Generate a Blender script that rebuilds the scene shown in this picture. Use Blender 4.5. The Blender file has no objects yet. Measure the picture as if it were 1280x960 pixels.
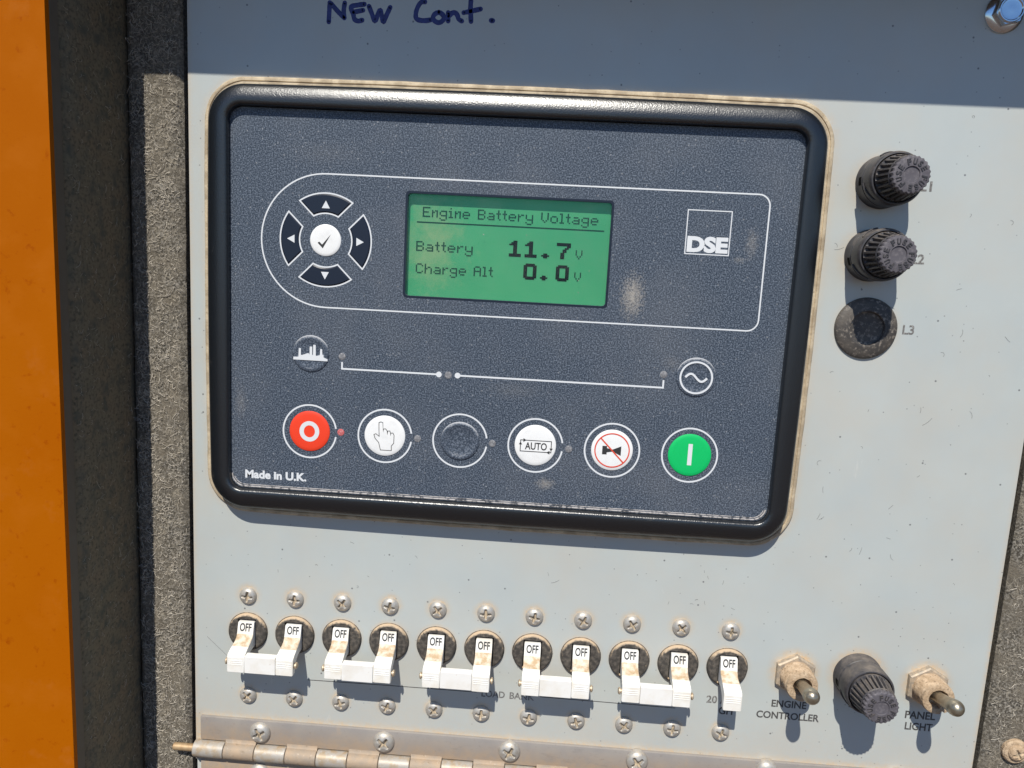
import bpy, bmesh, math, random
import numpy as np
from math import sin, cos, pi, radians, hypot
from mathutils import Vector, Matrix, noise
from mathutils.geometry import tessellate_polygon
random.seed(7)
sc = bpy.context.scene
MM = 0.001
# Scene frame: u to the right, v up, w out of the control plate (mm) -> world X = u, Z = v, Y = -w (m)
def W(u, v, w=0.0): return Vector((u*MM, -w*MM, v*MM))

# ---------------------------------------------------------------- camera
cam = bpy.data.objects.new('camera', bpy.data.cameras.new('camera')); sc.collection.objects.link(cam); sc.camera = cam
cu = (113.325, 177.224, 279.818)
rv = Vector((0.151, -0.049, -0.056)); Rm = Matrix.Rotation(rv.length, 3, rv.normalized())
RV = ROT_ROWS = [tuple(Rm[i]) for i in range(3)]
ax = [Vector((r[0], -r[2], r[1])) for r in RV]
cam.matrix_world = Matrix(((ax[0].x, ax[1].x, ax[2].x, cu[0]*MM), (ax[0].y, ax[1].y, ax[2].y, -cu[2]*MM),
                           (ax[0].z, ax[1].z, ax[2].z, cu[1]*MM), (0, 0, 0, 1)))
cam.data.sensor_width = 36.0; cam.data.lens = 945.533/1280*36
cam.data.clip_start = 0.01; cam.data.clip_end = 500

# ---------------------------------------------------------------- light
to_sun = Vector((-.16, -1.0, 1.24)).normalized()
elev = math.asin(to_sun.z); azim = math.atan2(to_sun.x, to_sun.y)
world = bpy.data.worlds.new('World'); sc.world = world; world.use_nodes = True
nt = world.node_tree; bg = nt.nodes['Background']; sky = nt.nodes.new('ShaderNodeTexSky')
sky.sky_type = 'NISHITA'; sky.sun_disc = False; sky.sun_elevation = elev; sky.sun_rotation = azim
sky.air_density = 1.0; sky.dust_density = 0.0; sky.ozone_density = 9.0
nt.links.new(sky.outputs[0], bg.inputs[0]); bg.inputs[1].default_value = 0.085
sd = bpy.data.lights.new('sun', 'SUN'); sd.energy = 4.3; sd.angle = radians(.6); sd.color = (1, .955, .865)
so = bpy.data.objects.new('sun', sd); sc.collection.objects.link(so)
so.rotation_euler = to_sun.to_track_quat('Z', 'Y').to_euler(); so.location = (0, -1, 2)
sc.view_settings.view_transform = 'Standard'; sc.view_settings.look = 'None'; sc.view_settings.gamma = 1
sc.view_settings.exposure = 0.15
sc.cycles.max_bounces = 6; sc.cycles.transparent_max_bounces = 8

# ---------------------------------------------------------------- materials
def link(nt, a, b): nt.links.new(a, b)
def node(nt, t, **kw):
    n = nt.nodes.new(t)
    for k, v in kw.items():
        if k.startswith('i_'):
            k = k[2:]; key = int(k) if k.isdigit() else k.replace('_', ' ')
            if hasattr(v, 'is_output') or isinstance(v, bpy.types.NodeSocket): nt.links.new(v, n.inputs[key])
            else: n.inputs[key].default_value = v
        else: setattr(n, k, v)
    return n
def c4(c): return (c[0], c[1], c[2], 1.0)
def ramp(nt, fac, lo, hi):
    return node(nt, 'ShaderNodeMapRange', i_0=fac, i_1=lo, i_2=hi, i_3=0.0, i_4=1.0).outputs[0]
def mixc(nt, fac, a, b):
    n = nt.nodes.new('ShaderNodeMix'); n.data_type = 'RGBA'
    for s, v in ((n.inputs[0], fac), (n.inputs[6], a), (n.inputs[7], b)):
        if isinstance(v, bpy.types.NodeSocket): nt.links.new(v, s)
        elif isinstance(v, (int, float)): s.default_value = v
        else: s.default_value = c4(v)
    return n.outputs[2]
def math_(nt, op, a, b=0.0):
    n = nt.nodes.new('ShaderNodeMath'); n.operation = op
    for s, v in ((n.inputs[0], a), (n.inputs[1], b)):
        if isinstance(v, bpy.types.NodeSocket): nt.links.new(v, s)
        else: s.default_value = v
    return n.outputs[0]
def noise_(nt, vec, scale_mm, detail=3, rough=.55, stretch=None):
    """noise whose features are about scale_mm across"""
    if stretch:
        vec = node(nt, 'ShaderNodeMapping', i_Vector=vec, i_Scale=stretch).outputs[0]
    return node(nt, 'ShaderNodeTexNoise', i_Vector=vec, i_Scale=1000.0/scale_mm, i_Detail=detail, i_Roughness=rough).outputs[0]
def mat(name, base, rough=.5, metal=0.0, var=(), bump=(), dust=(), spec=.5, extra=None, emit=None, coat=0):
    """var: (mm, colour, lo, hi) noise patches of a second colour; bump: (mm, strength, depth mm); dust: (colour, mm, lo, hi, upness)"""
    m = bpy.data.materials.new(name); m.use_nodes = True; nt = m.node_tree; b = nt.nodes['Principled BSDF']
    geo = node(nt, 'ShaderNodeNewGeometry'); pos = geo.outputs['Position']
    col = None
    cur = base
    for mm, c, lo, hi in var:
        cur = mixc(nt, ramp(nt, noise_(nt, pos, mm, 4), lo, hi), cur, c)
    rr = rough
    for (c, mm, lo, hi, up) in dust:
        f = noise_(nt, pos, mm, 5, .65)
        if up:
            nz = node(nt, 'ShaderNodeSeparateXYZ', i_0=geo.outputs['Normal']).outputs[2]
            f = math_(nt, 'ADD', f, math_(nt, 'MULTIPLY', nz, up))
        f = ramp(nt, f, lo, hi)
        cur = mixc(nt, f, cur, c)
        r2 = nt.nodes.new('ShaderNodeMix'); nt.links.new(f, r2.inputs[0])
        if isinstance(rr, bpy.types.NodeSocket): nt.links.new(rr, r2.inputs[2])
        else: r2.inputs[2].default_value = rr
        r2.inputs[3].default_value = .9; rr = r2.outputs[0]
    nrm = None
    for mm, st, dep in bump:
        bn = node(nt, 'ShaderNodeBump', i_Strength=st, i_Distance=dep*MM, i_Height=noise_(nt, pos, mm, 2))
        if nrm is not None: nt.links.new(nrm, bn.inputs['Normal'])
        nrm = bn.outputs[0]
    if extra: cur, rr, nrm = extra(nt, pos, geo, cur, rr, nrm)
    for s, v in ((b.inputs['Base Color'], cur), (b.inputs['Roughness'], rr)):
        if isinstance(v, bpy.types.NodeSocket): nt.links.new(v, s)
        elif isinstance(v, (int, float)): s.default_value = v
        else: s.default_value = c4(v)
    b.inputs['Metallic'].default_value = metal; b.inputs['Specular IOR Level'].default_value = spec
    b.inputs['Coat Weight'].default_value = coat
    if nrm is not None: nt.links.new(nrm, b.inputs['Normal'])
    if emit: b.inputs['Emission Color'].default_value = c4(emit[0]); b.inputs['Emission Strength'].default_value = emit[1]
    return m
DUST = (.50, .36, .22); DUSTL = (.62, .50, .36)

def plate_extra(nt, pos, geo, cur, rr, nrm):
    at = node(nt, 'ShaderNodeAttribute', attribute_name='dust').outputs['Fac']
    n1 = noise_(nt, pos, 2.2, 5, .7); n2 = noise_(nt, pos, .7, 3, .6)
    f = math_(nt, 'MULTIPLY', at, ramp(nt, math_(nt, 'ADD', n1, math_(nt, 'MULTIPLY', n2, .5)), .45, .95))
    cur = mixc(nt, math_(nt, 'MULTIPLY', f, 1.15), cur, (.60, .44, .27))
    # thin overall dust film, broad patches
    cur = mixc(nt, math_(nt, 'MULTIPLY', ramp(nt, noise_(nt, pos, 38, 6, .65), .40, .70), .42), cur, (.54, .49, .41))
    # dark specks at two sizes
    sp = node(nt, 'ShaderNodeSeparateXYZ', i_0=pos); flat = node(nt, 'ShaderNodeCombineXYZ', i_0=sp.outputs[0], i_1=sp.outputs[2]).outputs[0]
    for mm, rad, keep, dark in ((3.4, .080, .95, .5), (8.5, .036, .85, .65), (15.0, .030, .74, .8)):
        v = node(nt, 'ShaderNodeTexVoronoi', voronoi_dimensions='2D', i_Vector=flat, i_Scale=1000.0/mm)
        d = ramp(nt, v.outputs['Distance'], rad, rad*.45)
        k = node(nt, 'ShaderNodeSeparateXYZ', i_0=v.outputs['Color']).outputs[0]
        sel = math_(nt, 'GREATER_THAN', k, keep)
        cur = mixc(nt, math_(nt, 'MULTIPLY', math_(nt, 'MULTIPLY', d, sel), dark), cur, (.06, .06, .07))
    # faint pale rubs
    s = ramp(nt, noise_(nt, pos, 6, 6, .7, (1.0, 1.0, .25)), .66, .74)
    cur = mixc(nt, math_(nt, 'MULTIPLY', s, .25), cur, (.75, .74, .70))
    rr = math_(nt, 'ADD', .28, math_(nt, 'MULTIPLY', noise_(nt, pos, 20, 4), .2))
    return cur, rr, nrm
M = {}
M['plate'] = mat('plate_paint', (.50, .535, .52), .5, var=[(30, (.465, .505, .50), .35, .7)], bump=[(.9, .12, .05)], extra=plate_extra, spec=.9)
M['plate_edge'] = mat('plate_edge', (.30, .27, .23), .7)
M['orange'] = mat('orange_paint', (.415, .110, .001), .5, var=[(60, (.385, .092, .0), .3, .7), (3, (.30, .055, .0), .62, .80), (14, (.43, .115, .004), .5, .8)], bump=[(1.2, .3, .08)], spec=.06,
                  dust=[((.46, .14, .02), 18, .62, .95, 0)])
def foam_extra(nt, pos, geo, cur, rr, nrm):
    w = node(nt, 'ShaderNodeVectorMath', operation='ADD', i_0=pos, i_1=(0, 0, 0))
    nz = node(nt, 'ShaderNodeTexNoise', i_Vector=pos, i_Scale=300.0, i_Detail=3.0)
    sub = node(nt, 'ShaderNodeVectorMath', operation='SCALE', i_0=nz.outputs['Color'], i_Scale=.006)
    nt.links.new(sub.outputs[0], w.inputs[1])
    v = node(nt, 'ShaderNodeTexVoronoi', feature='DISTANCE_TO_EDGE', i_Vector=w.outputs[0], i_Scale=420.0)
    e = ramp(nt, v.outputs['Distance'], .09, .0)
    e = math_(nt, 'MULTIPLY', e, ramp(nt, noise_(nt, pos, 5, 4), .40, .62))
    cur = mixc(nt, math_(nt, 'MULTIPLY', e, .8), cur, (.42, .37, .29))
    b = node(nt, 'ShaderNodeBump', i_Strength=.9, i_Distance=.0006, i_Height=noise_(nt, pos, 1.0, 5, .8))
    return cur, .95, b.outputs[0]
M['foam'] = mat('felted_foam', (.075, .067, .054), .95, var=[(.8, (.36, .33, .285), .44, .66), (12, (.18, .155, .12), .35, .7)], extra=foam_extra, spec=.2)
M['foam_side'] = mat('felted_foam_side', (.20, .17, .115), .95, var=[(11, (.22, .17, .11), .40, .68), (1.2, (.09, .083, .06), .48, .70), (5, (.11, .11, .085), .5, .7)],
                     bump=[(1.5, .6, .4)], spec=.2)
M['fibre'] = mat('fibre', (.60, .54, .45), .8)
M['fibre_dull'] = mat('dull_fibre', (.40, .35, .26), .9)
M['flange'] = mat('grey_flange', (.125, .10, .07), .7, var=[(5, (.13, .11, .085), .45, .75)])
M['dark'] = mat('dark_cavity', (.004, .004, .005), .9, spec=.1)
M['bezel'] = mat('bezel_plastic', (.006, .008, .011), .31, bump=[(.5, 1.0, .075)], dust=[((.16, .14, .11), 7, .68, 1.1, 0)], spec=1.0)
M['gasket'] = mat('dusty_gasket', (.40, .32, .22), .9, var=[(5, (.58, .48, .34), .42, .60), (.9, (.33, .24, .15), .60, .78)], bump=[(.8, .5, .3)])
def smudge_or_reflection(nt, pos, cur, cx, cz, rx, rz, amt, col=(.50, .45, .38), mm=1.0, ang=0.0):
    mp = node(nt, 'ShaderNodeVectorMath', operation='SUBTRACT', i_0=pos, i_1=(cx*MM, 0, cz*MM)).outputs[0]
    mp = node(nt, 'ShaderNodeMapping', i_Vector=mp, i_Rotation=(0, ang, 0)).outputs[0]
    mp = node(nt, 'ShaderNodeVectorMath', operation='MULTIPLY', i_0=mp, i_1=(1/(rx*MM), 0, 1/(rz*MM))).outputs[0]
    ln = node(nt, 'ShaderNodeVectorMath', operation='LENGTH', i_0=mp).outputs['Value']
    f = math_(nt, 'SUBTRACT', 1.0, ln)
    f = math_(nt, 'ADD', f, math_(nt, 'MULTIPLY', math_(nt, 'SUBTRACT', noise_(nt, pos, mm, 5, .8), .52), 3.0))
    f = math_(nt, 'MULTIPLY', ramp(nt, f, .1, 1.0), amt)
    return mixc(nt, f, cur, col)
def face_extra(nt, pos, geo, cur, rr, nrm):
    # textured polyester overlay: its specular sparkle is painted in as paler grain
    g = ramp(nt, noise_(nt, pos, .50, 2, .7), .45, .66)
    cur = mixc(nt, math_(nt, 'MULTIPLY', g, .62), cur, (.265, .31, .38))
    v = node(nt, 'ShaderNodeTexVoronoi', i_Vector=pos, i_Scale=900.0)
    k = node(nt, 'ShaderNodeSeparateXYZ', i_0=v.outputs['Color']).outputs[0]
    f = math_(nt, 'MULTIPLY', math_(nt, 'GREATER_THAN', k, .93), ramp(nt, v.outputs['Distance'], .35, .1))
    cur = mixc(nt, math_(nt, 'MULTIPLY', f, .30), cur, (.60, .60, .60))
    for a in ((142.3, 169.5, 5.6, 10.5, .62), (182.5, 190.0, 3.2, 7.5, .22), (178.5, 184.0, 3.5, 1.6, .2), (115.3, 98.3, 4.8, 3.0, .4), (-.5, 122, 3.5, 9, .14),
              (102, 133, 16, 5, .08), (158.5, 146, 5, 4, .12), (30, 214, 22, 6, .06)):
        cur = smudge_or_reflection(nt, pos, cur, *a)
    cur = mixc(nt, math_(nt, 'MULTIPLY', ramp(nt, noise_(nt, pos, 28, 5), .45, .8), .10), cur, (.40, .38, .36))
    return cur, rr, nrm
M['face'] = mat('membrane', (.030, .043, .065), .45, bump=[(.45, .4, .08)], extra=face_extra, spec=.45)
M['dome'] = mat('membrane_dome', (.038, .052, .076), .42, var=[(.5, (.17, .20, .25), .45, .68)], bump=[(.45, .35, .07)], dust=[((.42, .43, .45), .8, .66, 1.05, 1.1)], spec=.45)
M['lip'] = mat('worn_overlay_edge', (.06, .06, .065), .6, var=[(1.6, (.46, .43, .41), .38, .52)])
M['white'] = mat('white_print', (.72, .74, .76), .5)
M['key_white'] = mat('white_key', (.86, .86, .85), .45, var=[(3, (.78, .78, .77), .5, .8)])
M['key_red'] = mat('red_key', (.86, .055, .018), .45)
M['key_green'] = mat('green_key', (.0, .52, .13), .45)
M['key_navy'] = mat('navy_key', (.008, .014, .030), .38, bump=[(.5, .2, .05)])
M['ink'] = mat('black_ink', (.030, .030, .032), .6)
M['ink_red'] = mat('red_ink', (.72, .07, .03), .6)
M['ink_faded'] = mat('worn_black_ink', (.15, .145, .14), .7, var=[(.7, (.38, .37, .35), .50, .68)])
M['ink_grey'] = mat('faded_black_ink', (.075, .072, .07), .7, var=[(.7, (.26, .25, .235), .56, .74)])
M['marker'] = mat('marker_ink', (.018, .026, .16), .45, var=[(2, (.035, .048, .24), .4, .7)])
M['led_off'] = mat('unlit_lamp', (.17, .17, .18), .5, var=[(.6, (.36, .36, .37), .45, .7)])
M['led_red'] = mat('red_lamp', (.55, .12, .12), .5, var=[(.6, (.62, .36, .36), .5, .75)])
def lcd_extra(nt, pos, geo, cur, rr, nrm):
    cur = smudge_or_reflection(nt, pos, cur, 71, 184, 13, 26, .55, (.33, .36, .19), 12)  # warm reflection on the left of the display, painted into its colour
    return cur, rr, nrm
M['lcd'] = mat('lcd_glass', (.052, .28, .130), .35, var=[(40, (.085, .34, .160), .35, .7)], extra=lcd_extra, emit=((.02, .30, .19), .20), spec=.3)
M['lcd_ink'] = mat('lcd_pixel', (.010, .060, .050), .6, spec=.1)
M['lcd_bold'] = mat('lcd_bold_pixel', (.002, .010, .016), .6, spec=.1)
M['cap'] = mat('fuse_plastic', (.040, .039, .043), .48, var=[(2, (.06, .056, .062), .4, .7)], bump=[(.8, .25, .1)], dust=[((.24, .20, .165), 3.5, .60, 1.20, .32)])
M['cap_face'] = mat('fuse_cap_face', (.10, .092, .105), .6, bump=[(.6, .3, .1)], var=[(1.2, (.17, .155, .165), .48, .75)])
M['plug'] = mat('plug_plastic', (.062, .056, .052), .55, var=[(1.1, (.30, .26, .215), .52, .70), (5, (.11, .095, .08), .4, .7)], bump=[(.7, .5, .15)])
M['boss'] = mat('breaker_boss', (.052, .046, .040), .55, var=[(1.5, (.15, .128, .105), .42, .70)], bump=[(.7, .35, .12)], dust=[((.56, .42, .28), 1.6, .62, .92, .62)])
M['lever'] = mat('ivory_lever', (.87, .85, .80), .42, var=[(1.3, (.60, .48, .36), .66, .76), (6, (.80, .74, .64), .45, .7)], bump=[(1.4, .15, .1)])
M['lever_dirty'] = mat('soiled_lever', (.74, .65, .52), .7, var=[(2.6, (.52, .37, .22), .40, .62), (.7, (.34, .23, .13), .60, .76)], bump=[(.6, .3, .1)])
M['bar'] = mat('ivory_bar', (.88, .86, .82), .40, var=[(1.6, (.55, .44, .33), .66, .76), (7, (.80, .75, .67), .45, .7)], bump=[(2.5, .12, .1)])
M['steel'] = mat('zinc_steel', (.50, .48, .445), .46, .45, var=[(1.3, (.42, .38, .33), .45, .7)], bump=[(.5, .25, .06)], dust=[((.60, .49, .36), 1.4, .55, .90, .12)])
M['recess'] = mat('dirt_in_recess', (.50, .40, .28), .9, var=[(1.1, (.20, .16, .11), .48, .62)])
M['bolt'] = mat('bright_bolt', (.72, .76, .80), .16, .95, bump=[(1.2, .12, .05)])
M['brass'] = mat('soiled_rivet', (.55, .46, .34), .5, .4, var=[(.8, (.45, .30, .17), .45, .7)])
def hinge_extra(nt, pos, geo, cur, rr, nrm):
    z = node(nt, 'ShaderNodeSeparateXYZ', i_0=pos).outputs[2]
    f = ramp(nt, z, -.0115, -.0205); f2 = ramp(nt, noise_(nt, pos, 4, 5, .7), .30, .62)
    cur = mixc(nt, math_(nt, 'MULTIPLY', f, math_(nt, 'ADD', math_(nt, 'MULTIPLY', f2, .6), .2)), cur, (.50, .35, .215))
    s_ = ramp(nt, noise_(nt, pos, 3, 5, .7, (.25, 1, 1)), .60, .72)
    cur = mixc(nt, math_(nt, 'MULTIPLY', s_, .35), cur, (.20, .175, .155)); return cur, rr, nrm
M['hinge'] = mat('dusty_hinge_leaf', (.30, .275, .26), .65, .15, var=[(12, (.36, .325, .29), .35, .7), (1.2, (.28, .24, .215), .60, .76)], bump=[(1.0, .2, .06)],
                 dust=[((.50, .34, .20), 9, .60, .92, 0)], extra=hinge_extra)
M['knuckle_dusty'] = mat('dust_covered_knuckle', (.43, .32, .22), .7, .15, var=[(5, (.34, .28, .22), .4, .65), (1.2, (.55, .46, .36), .62, .8), (2, (.25, .19, .13), .62, .75)], bump=[(.9, .4, .15)])
M['knuckle'] = mat('dusty_knuckle', (.42, .385, .34), .5, .15, var=[(3, (.40, .31, .21), .44, .62), (1, (.58, .53, .47), .58, .8)], bump=[(.8, .3, .08)])
M['pin'] = mat('hinge_pin', (.50, .36, .21), .55, .35, var=[(2, (.40, .26, .14), .4, .7)])
M['toggle'] = mat('nickel_lever', (.40, .36, .28), .33, .8, var=[(2, (.30, .25, .18), .4, .7)], bump=[(.8, .2, .08)], dust=[((.46, .38, .27), 1.5, .60, 1.0, .1)])
M['bushing'] = mat('dust_caked_bushing', (.42, .30, .19), .9, var=[(2.4, (.58, .44, .30), .40, .66), (.8, (.22, .15, .09), .54, .72)], bump=[(.9, .9, .4)])
M['nut'] = mat('dusty_nut', (.38, .32, .25), .6, .3, var=[(1.5, (.58, .46, .33), .4, .62)], bump=[(1, .3, .1)])

def window_mat():
    m = bpy.data.materials.new('clear_window'); m.use_nodes = True; nt = m.node_tree
    for n in list(nt.nodes):
        if n.type != 'OUTPUT_MATERIAL': nt.nodes.remove(n)
    out = [n for n in nt.nodes if n.type == 'OUTPUT_MATERIAL'][0]
    geo = node(nt, 'ShaderNodeNewGeometry'); pos = geo.outputs['Position']
    tr = node(nt, 'ShaderNodeBsdfTransparent', i_0=(.96, .97, .96, 1)); gl = node(nt, 'ShaderNodeBsdfGlossy', i_Roughness=.12)
    df = node(nt, 'ShaderNodeBsdfDiffuse', i_0=(.55, .52, .46, 1))
    fr = node(nt, 'ShaderNodeLayerWeight', i_0=.12).outputs[1]; fr = math_(nt, 'ADD', .015, math_(nt, 'MULTIPLY', fr, .10))
    a = node(nt, 'ShaderNodeMixShader', i_0=fr, i_1=tr.outputs[0], i_2=gl.outputs[0])
    v = node(nt, 'ShaderNodeTexVoronoi', i_Vector=pos, i_Scale=260.0)
    k = node(nt, 'ShaderNodeSeparateXYZ', i_0=v.outputs['Color']).outputs[0]
    spk = math_(nt, 'MULTIPLY', math_(nt, 'GREATER_THAN', k, .86), ramp(nt, v.outputs['Distance'], .07, .03))
    f = math_(nt, 'ADD', math_(nt, 'MULTIPLY', ramp(nt, noise_(nt, pos, 9, 6, .7), .45, .85), .025), spk)
    b = node(nt, 'ShaderNodeMixShader', i_0=f, i_1=a.outputs[0], i_2=df.outputs[0])
    nt.links.new(b.outputs[0], out.inputs[0]); return m
M['window'] = window_mat()

# ---------------------------------------------------------------- mesh building (all in u, v, w millimetres)
ORG = {}
class G:
    def __init__(s): s.v = []; s.f = []; s.m = []; s.cur = 0
    def add(s, vs, fs):
        o = len(s.v); s.v += [tuple(p) for p in vs]; s.f += [tuple(i+o for i in f) for f in fs]; s.m += [s.cur]*len(fs); return s
    def box(s, u0, u1, v0, v1, w0, w1, bev=0.0, seg=2):
        bm = bmesh.new(); bmesh.ops.create_cube(bm, size=1)
        for p in bm.verts: p.co = Vector((u0+(p.co.x+.5)*(u1-u0), v0+(p.co.y+.5)*(v1-v0), w0+(p.co.z+.5)*(w1-w0)))
        if bev: bmesh.ops.bevel(bm, geom=bm.edges[:], offset=bev, segments=seg, affect='EDGES', profile=.5)
        bm.verts.index_update(); s.add([p.co[:] for p in bm.verts], [[q.index for q in f.verts] for f in bm.faces]); bm.free(); return s
    def skin(s, loops, cap0=False, cap1=False):
        n = len(loops[0]); vs = [p for L in loops for p in L]; fs = []
        for i in range(len(loops)-1):
            for j in range(n):
                k = (j+1) % n; fs.append((i*n+j, i*n+k, (i+1)*n+k, (i+1)*n+j))
        if cap0: fs.append(tuple(range(n-1, -1, -1)))
        if cap1: fs.append(tuple((len(loops)-1)*n+j for j in range(n)))
        return s.add(vs, fs)
    def lathe(s, cu_, cv_, prof, n=48, cap0=False, cap1=True, mod=None):
        loops = []
        for r, w in prof:
            L = []
            for j in range(n):
                a = 2*pi*j/n; q = mod(r, w, a) if mod else r
                L.append((cu_+q*cos(a), cv_+q*sin(a), w))
            loops.append(L)
        return s.skin(loops, cap0, cap1)
    def prism(s, loops, w0, w1, bottom=False):
        """flat shape with holes: loops[0] outline, the rest holes; top at w1"""
        tri = tessellate_polygon([[Vector((p[0], p[1], 0)) for p in L] for L in loops]); pts = [p for L in loops for p in L]
        top = [(p[0], p[1], w1) for p in pts]; fs = []
        for t in tri:
            a, b, c = (pts[i] for i in t)
            ar = (b[0]-a[0])*(c[1]-a[1])-(b[1]-a[1])*(c[0]-a[0])
            if abs(ar) < 1e-9: continue
            fs.append(tuple(t) if ar > 0 else (t[0], t[2], t[1]))
        s.add(top, fs)
        if bottom: s.add([(p[0], p[1], w0) for p in pts], [f[::-1] for f in fs])
        if w0 != w1:
            for k, L in enumerate(loops):
                ar = sum(L[i][0]*L[(i+1) % len(L)][1]-L[(i+1) % len(L)][0]*L[i][1] for i in range(len(L)))
                L2 = L if (ar > 0) == (k == 0) else L[::-1]
                s.skin([[(p[0], p[1], w0) for p in L2], [(p[0], p[1], w1) for p in L2]])
        return s
    def ring(s, cu_, cv_, r0, r1, w0, w1, a0=0., a1=2*pi, n=64):
        full = abs(a1-a0-2*pi) < 1e-6
        if full: return s.prism([circ(cu_, cv_, r1, n), circ(cu_, cv_, r0, n)], w0, w1)
        A = [a0+(a1-a0)*i/n for i in range(n+1)]
        return s.prism([[(cu_+r1*cos(a), cv_+r1*sin(a)) for a in A]+[(cu_+r0*cos(a), cv_+r0*sin(a)) for a in A[::-1]]], w0, w1)
    def ribbon(s, pts, wd, w0, w1, closed=False):
        n = len(pts); Lf = []; Rt = []
        for i in range(n):
            if closed: a = Vector(pts[i-1][:2]); b = Vector(pts[(i+1) % n][:2])
            else: a = Vector(pts[max(i-1, 0)][:2]); b = Vector(pts[min(i+1, n-1)][:2])
            p = Vector(pts[i][:2]); d1 = (p-a).normalized() if (p-a).length > 1e-9 else (b-p).normalized()
            d2 = (b-p).normalized() if (b-p).length > 1e-9 else d1
            t = (d1+d2); t = t.normalized() if t.length > 1e-6 else d1; nn = Vector((-t.y, t.x)); k = min(1/max(abs(nn.dot(Vector((-d1.y, d1.x)))), .35), 2.2)
            Lf.append(p+nn*wd/2*k); Rt.append(p-nn*wd/2*k)
        for i in range(n if closed else n-1):
            j = (i+1) % n
            q = [Rt[i], Rt[j], Lf[j], Lf[i]]
            s.add([(p.x, p.y, w1) for p in q], [(0, 1, 2, 3)])
        if w0 != w1:
            for A in (Lf, Rt[::-1]):
                for i in range(n-1): s.add([(A[i].x, A[i].y, w1), (A[i+1].x, A[i+1].y, w1), (A[i+1].x, A[i+1].y, w0), (A[i].x, A[i].y, w0)], [(0, 1, 2, 3)])
        return s
    def tube(s, pts, r, n=8, caps=True):
        pts = [Vector(p) for p in pts]; loops = []; up = None
        rs = r if isinstance(r, (list, tuple)) else [r]*len(pts)
        for i, p in enumerate(pts):
            t = (pts[min(i+1, len(pts)-1)]-pts[max(i-1, 0)]).normalized()
            if up is None: up = t.orthogonal().normalized()
            up = (up-t*up.dot(t)).normalized(); bi = t.cross(up)
            loops.append([tuple(p+(up*cos(2*pi*j/n)+bi*sin(2*pi*j/n))*rs[i]) for j in range(n)])
        return s.skin(loops, caps, caps)
def circ(x, y, r, n=48, a0=0): return [(x+r*cos(a0+2*pi*i/n), y+r*sin(a0+2*pi*i/n)) for i in range(n)]
def rrect(u0, u1, v0, v1, r, n=10):
    out = []
    for cx, cy, a in ((u1-r, v1-r, 0), (u0+r, v1-r, pi/2), (u0+r, v0+r, pi), (u1-r, v0+r, 3*pi/2)):
        for i in range(n+1): t = a+pi/2*i/n; out.append((cx+r*cos(t), cy+r*sin(t)))
    return out
def mesh_of(name, g, mats, o=(0, 0, 0), smooth=35):
    me = bpy.data.meshes.new(name)
    me.from_pydata([W(p[0]-o[0], p[1]-o[1], p[2]-o[2]) for p in g.v], [], g.f)
    for m in (mats if isinstance(mats, (list, tuple)) else [mats]): me.materials.append(m)
    me.polygons.foreach_set('material_index', g.m)
    me.update(); 
    if smooth:
        me.shade_smooth(); me.set_sharp_from_angle(angle=radians(smooth))
    return me
def tag(o, label=None, cat=None, group=None, kind=None):
    for k, v in (('label', label), ('category', cat), ('group', group), ('kind', kind)):
        if v: o[k] = v
    return o
def place(name, data, parent, at):
    o = bpy.data.objects.new(name, data); sc.collection.objects.link(o); ORG[o.name] = tuple(at)
    if parent: o.parent = parent; p = ORG[parent.name]; o.location = W(at[0]-p[0], at[1]-p[1], at[2]-p[2])
    else: o.location = W(*at)
    return o
def build(name, g, mats, parent=None, at=None, smooth=35):
    if at is None:
        if parent: at = ORG[parent.name]
        else: at = (0, 0, 0)
    return place(name, mesh_of(name, g, mats, at, smooth), parent, at)
def empty(name, at): return place(name, None, None, at)
def copy_tree(o, at=None, parent=None):
    c = o.copy(); sc.collection.objects.link(c)
    if parent: c.parent = parent; ORG[c.name] = ORG[o.name]
    if at is not None: c.location = W(*at); ORG[c.name] = tuple(at)
    for ch in o.children: copy_tree(ch, None, c)
    return c
# ---- lettering
_tc = {}
def glyphs(s, bold=0.0, res=4):
    k = (s, bold)
    if k not in _tc:
        cu_ = bpy.data.curves.new('t', 'FONT'); cu_.body = s; cu_.size = 1; cu_.offset = bold; cu_.resolution_u = res; cu_.fill_mode = 'FRONT'
        ob = bpy.data.objects.new('t', cu_); me = bpy.data.meshes.new_from_object(ob)
        _tc[k] = ([tuple(p.co[:2]) for p in me.vertices], [tuple(f.vertices) for f in me.polygons])
        bpy.data.objects.remove(ob); bpy.data.meshes.remove(me); bpy.data.curves.remove(cu_)
    return _tc[k]
def text(g, s, u0, u1, v0, v1, w, bold=0.0):
    vs, fs = glyphs(s, bold); xs = [p[0] for p in vs]; ys = [p[1] for p in vs]
    x0, x1, y0, y1 = min(xs), max(xs), min(ys), max(ys)
    V = [(u0+(x-x0)/(x1-x0)*(u1-u0), v0+(y-y0)/(y1-y0)*(v1-v0), w) for x, y in vs]
    F = []
    for f in fs:
        a = sum(V[f[i]][0]*V[f[(i+1) % len(f)]][1]-V[f[(i+1) % len(f)]][0]*V[f[i]][1] for i in range(len(f)))
        F.append(f if a > 0 else f[::-1])
    g.add(V, F); return g
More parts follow.
